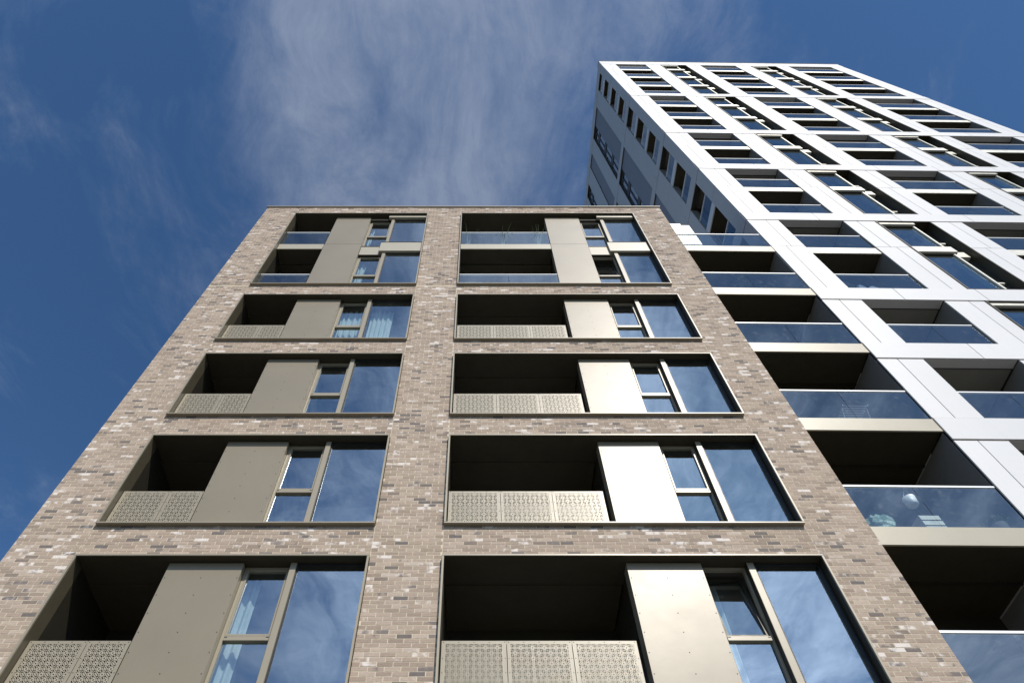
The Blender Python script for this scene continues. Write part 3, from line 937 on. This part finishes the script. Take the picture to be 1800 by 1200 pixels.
def curtain(label, x0, x1, z0, z1, y, amp=0.035, wl=0.13, seed=0, group=None):
    rnd = random.Random(seed)
    n = max(8, int((x1 - x0) / wl * 10)); rows = 8
    ph = [rnd.uniform(-0.5, 0.5) for _ in range(n + 1)]
    v, f = [], []
    cx_ = (x0 + x1) / 2
    for j in range(rows + 1):
        t = j / rows
        for i in range(n + 1):
            x = x0 + (x1 - x0) * i / n
            yy = amp * (1.15 - 0.3 * t) * math.sin(2 * math.pi * (x - x0) / wl + 0.9 * math.sin(5 * x + seed) + 0.6 * math.sin(11 * x + 2 * seed) + 0.35 * t * ph[i])
            v.append((x - cx_ + 0.012 * (1 - t) * math.sin(9 * x), yy, (z1 - z0) * t))
    w_ = n + 1
    for j in range(rows):
        for i in range(n): f.append((j * w_ + i, j * w_ + i + 1, (j + 1) * w_ + i + 1, (j + 1) * w_ + i))
    me = bpy.data.meshes.new('curtain'); me.from_pydata(v, [], f); me.materials.append(M['curtain'])
    me.polygons.foreach_set('use_smooth', [True] * len(f))
    o = bpy.data.objects.new('curtain', me); COL.objects.link(o); o.location = (cx_, y, z0)
    md = o.modifiers.new('solid', 'SOLIDIFY'); md.thickness = 0.003
    return tag(o, label, 'curtain', group)

CY = YB + 0.42
G = 'curtains behind the brick block windows'
curtain('pale curtain in the narrow window of the left bay, second row from the top', -3.66, -2.98, 16.12, 18.36, CY, seed=1, group=G)
curtain('wide pale pleated curtain half across a large pane, left bay, second row from the top', -2.86, -2.27, 16.12, 18.36, CY, seed=2, group=G)
curtain('narrow pale curtain drawn to the left in the lowest row of the left bay', -3.66, -3.46, 6.80, 9.02, CY, seed=3, group=G)
curtain('narrow pale curtain behind the tilted open window in the lowest row of the right bay', 3.60, 3.84, 6.80, 9.02, CY + 0.12, seed=4, group=G)
curtain('pale curtain in the narrow window just below the spandrel, top frame of the left bay', -3.66, -3.44, 19.25, 21.62, CY, seed=5, group=G)
curtain('pale curtain in the narrow window just under the roof, top frame of the left bay', -3.66, -3.54, 22.42, 24.78, CY, seed=6, group=G)

def leaves(mb_, rnd, n, cx_, cy_, cz_, rx, ry, rz, size):
    for _ in range(n):
        while True:
            p = Vector((rnd.uniform(-1, 1), rnd.uniform(-1, 1), rnd.uniform(-1, 1)))
            if 0.25 < p.length < 1: break
        c = Vector((cx_ + p.x * rx, cy_ + p.y * ry, cz_ + p.z * rz))
        a = Vector((rnd.gauss(0, 1), rnd.gauss(0, 1), rnd.gauss(0, 0.6))).normalized()
        b_ = a.orthogonal().normalized(); s_ = size * rnd.uniform(0.6, 1.3)
        k = len(mb_.v)
        for q_ in (c - a * s_, c + b_ * s_ * 0.35, c + a * s_, c - b_ * s_ * 0.35): mb_.v.append(tuple(q_))
        mb_.f.append((k, k + 1, k + 2, k + 3)); mb_.mi.append(0)

def pot(parent, r=0.15, h=0.26, m='pot'):
    MB().lathe([(0.001, 0), (r * 0.75, 0), (r, h), (r * 0.9, h), (r * 0.86, h - 0.03), (0.001, h - 0.03)], 0, 0, 18).build('pot', m, parent, smooth=True)

def shrub(label, loc, h, spread, seed, leaf='leaf', m='pot', group=None, n=260):
    rnd = random.Random(seed)
    t = thing('potted_plant', label, 'plant', loc, rnd.uniform(0, 6), group)
    pot(t, 0.15, 0.26, m)
    st = MB()
    for i in range(6):
        a = rnd.uniform(0, 6.28); r_ = spread * 0.6
        st.tube((0.02 * math.cos(a), 0.02 * math.sin(a), 0.2), (r_ * math.cos(a), r_ * math.sin(a), h * rnd.uniform(0.6, 0.9)), 0.008, 5, 0.003)
    st.build('stems', 'terracotta', t)['kind'] = 'stuff'
    lv = MB()
    for i in range(7):
        a = rnd.uniform(0, 6.28); r_ = spread * rnd.uniform(0.1, 0.7)
        leaves(lv, rnd, n // 7, r_ * math.cos(a), r_ * math.sin(a), h * rnd.uniform(0.55, 0.92), spread * 0.42, spread * 0.42, h * 0.17, 0.035)
    lv.build('foliage', leaf, t)['kind'] = 'stuff'
    return t

def spiky(label, loc, h, seed, group=None):
    rnd = random.Random(seed)
    t = thing('potted_plant', label, 'plant', loc, rnd.uniform(0, 6), group)
    pot(t, 0.16, 0.22, 'terracotta')
    b_ = MB()
    for i in range(34):
        a = rnd.uniform(0, 6.28); lean = rnd.uniform(0.1, 0.55); L = h * rnd.uniform(0.55, 1.0)
        p0 = Vector((0.03 * math.cos(a), 0.03 * math.sin(a), 0.20))
        prev = p0; k0 = len(b_.v)
        for j in range(5):
            tt = j / 4
            c = p0 + Vector((math.cos(a) * lean * tt * tt * L, math.sin(a) * lean * tt * tt * L, L * tt * (1 - 0.22 * lean * tt)))
            wd = 0.014 * (1 - tt) + 0.002
            sx = Vector((-math.sin(a), math.cos(a), 0)) * wd
            b_.v.append(tuple(c - sx)); b_.v.append(tuple(c + sx))
        for j in range(4):
            b_.f.append((k0 + 2 * j, k0 + 2 * j + 1, k0 + 2 * j + 3, k0 + 2 * j + 2)); b_.mi.append(0)
    b_.build('foliage', 'paleleaf', t)['kind'] = 'stuff'
    return t

GP = 'spiky plants along a top glass balcony'
for i, (x, w_) in enumerate(((-0.30, 'leftmost'), (0.86, 'middle'), (2.02, 'rightmost'))):
    spiky(w_ + ' of three spiky potted plants behind the top glass balustrade of the brick block', (x, YB + 0.30, 22.40), 1.15, 20 + i, GP)

zf = FL(2)
GB = 'plants on the balconies'
shrub('larger leafy potted shrub, left half of the second gold-edged balcony from the top', tw_pt(-1.72, 0.36, zf - 0.03), 1.32, 0.33, 31, 'leaf', 'pot', GB)
shrub('smaller leafy potted shrub behind the right half of the second gold-edged balcony from the top', tw_pt(-0.62, 0.34, zf - 0.03), 1.0, 0.26, 32, 'leaf', 'terracotta', GB)
shrub('yellow-green potted bush beside grey cushions on a white tower balcony', tw_pt(1.55, 0.42, zf - 0.02), 1.25, 0.25, 33, 'paleleaf', 'terracotta', GB)
shrub('small flowering plant at the right end of the third gold-edged balcony from the top', tw_pt(-0.42, 0.30, FL(1) - 0.03), 0.72, 0.18, 34, 'paleleaf', 'pot', GB, 160)

def cushion(label, loc, sx, sy, sz, group):
    bm = bmesh.new()
    bmesh.ops.create_uvsphere(bm, u_segments=18, v_segments=10, radius=1.0)
    for v in bm.verts:
        def sg(a, e): return math.copysign(abs(a) ** e, a)
        v.co = Vector((sg(v.co.x, 0.55) * sx, sg(v.co.y, 0.7) * sy, sg(v.co.z, 0.55) * sz + sz))
    me = bpy.data.meshes.new('cushion'); bm.to_mesh(me); bm.free(); me.materials.append(M['cushion'])
    me.polygons.foreach_set('use_smooth', [True] * len(me.polygons))
    o = bpy.data.objects.new('cushion', me); COL.objects.link(o); o.location = loc; o.rotation_euler = (0.2, 0.1, 0.3)
    return tag(o, label, 'cushion', group)
def bench():
    t = thing('balcony_bench', 'low bench carrying grey cushions behind the glass of a white tower balcony', 'bench', tw_pt(2.1, 0.45, zf - 0.02), TPH)
    bx('seat', 'concrete', t, -0.45, 0.45, -0.2, 0.2, 0.42, 0.47)
    for sx in (-0.42, 0.38):
        for sy in (-0.18, 0.14): bx('leg', 'concrete', t, sx, sx + 0.04, sy, sy + 0.04, 0, 0.42)
bench()
GC = 'cushions on the tower balcony'
cushion('taller grey-blue cushion, on the left of the bench on a white tower balcony', tw_pt(1.92, 0.42, zf + 0.455), 0.16, 0.08, 0.22, GC)
cushion('rounder grey-blue cushion, on the right of the bench on a white tower balcony', tw_pt(2.28, 0.42, zf + 0.455), 0.22, 0.11, 0.15, GC)

# white pot hung on a cord from the handrail
zl = FL(-1)
hp = thing('hanging_pot', 'white cup-shaped pot hanging from the rail of a gold-edged balcony', 'pot', tw_pt(-1.67, 0.14, zl + 0.62), TPH)
MB().lathe([(0.001, 0.0), (0.075, 0.0), (0.10, 0.03), (0.115, 0.20), (0.105, 0.20), (0.09, 0.05), (0.001, 0.04)], 0, 0, 20).build('cup', 'pot', hp, smooth=True)
cd = MB()
cd.tube((-0.1, 0, 0.19), (0, -0.06, 0.40), 0.006, 6).tube((0.1, 0, 0.19), (0, -0.06, 0.40), 0.006, 6)
cd.build('hanger', 'pot', hp)

# crumpled green bag
bm = bmesh.new()
bmesh.ops.create_icosphere(bm, subdivisions=3, radius=1.0)
rnd = random.Random(5)
for v in bm.verts:
    k = 1 + rnd.uniform(-0.26, 0.2)
    v.co = Vector((v.co.x * 0.30 * k, v.co.y * 0.16 * k, max(-0.24, v.co.z * 0.27 * k) + 0.24))
me = bpy.data.meshes.new('plastic_bag'); bm.to_mesh(me); bm.free(); me.materials.append(M['bag'])
o = bpy.data.objects.new('plastic_bag', me); COL.objects.link(o); o.location = tw_pt(-2.42, 0.28, zl - 0.03)
tag(o, 'crumpled green plastic bag at the left end of a gold-edged balcony', 'bag')

# slatted crate
cr_ = thing('slatted_crate', 'pale slatted wooden crate standing below the hanging white pot', 'crate', tw_pt(-1.45, 0.40, zl - 0.03), TPH)
for j in range(4): bx('slat', 'cream', cr_, -0.18, 0.18, -0.16, -0.145, 0.03 + j * 0.13, 0.13 + j * 0.13)
for sx in (-0.18, 0.165): bx('side', 'cream', cr_, sx, sx + 0.015, -0.144, 0.15, 0.0, 0.54)
bx('back', 'cream', cr_, -0.164, 0.164, 0.135, 0.15, 0.0, 0.54)

shrub('low pale plant at the right end of the balcony with the hanging pot', tw_pt(-0.36, 0.24, zl - 0.03), 0.50, 0.24, 35, 'paleleaf', 'terracotta', GB, 260)

# clothes airer on the balcony above
za = FL(0)
ar = thing('clothes_airer', 'folding clothes airer with steel bars on the gold-edged balcony with a cream slab', 'airer', tw_pt(-1.08, 0.62, za - 0.03), TPH)
ft = MB()
for i in range(2):
    for sx in (-0.28, 0.28): bx_ = MB().tube((sx, -0.2 + i * 0.4, 0), (sx, 0.2 - i * 0.4, 0.95), 0.011, 6).build('leg', 'steel', ar)
for j in range(9):
    yy = -0.26 + j * 0.065
    MB().tube((-0.28, yy, 0.95), (0.28, yy, 0.95), 0.006, 6).build('bar', 'steel', ar)
for sx in (-0.28, 0.28): MB().tube((sx, -0.28, 0.95), (sx, 0.28, 0.95), 0.009, 6).build('side_rail', 'steel', ar)

# storage box on the lower of the two top balconies
sb_ = thing('storage_box', 'pale storage box at the left end of a top glass balcony of the brick block', 'box', (-0.20, YB + 0.34, 19.18))
bx('body', 'cushion', sb_, -0.30, 0.34, -0.16, 0.16, 0, 0.52, bevel=0.01)
bx('lid', 'pot', sb_, -0.31, 0.35, -0.17, 0.17, 0.521, 0.56, bevel=0.01)
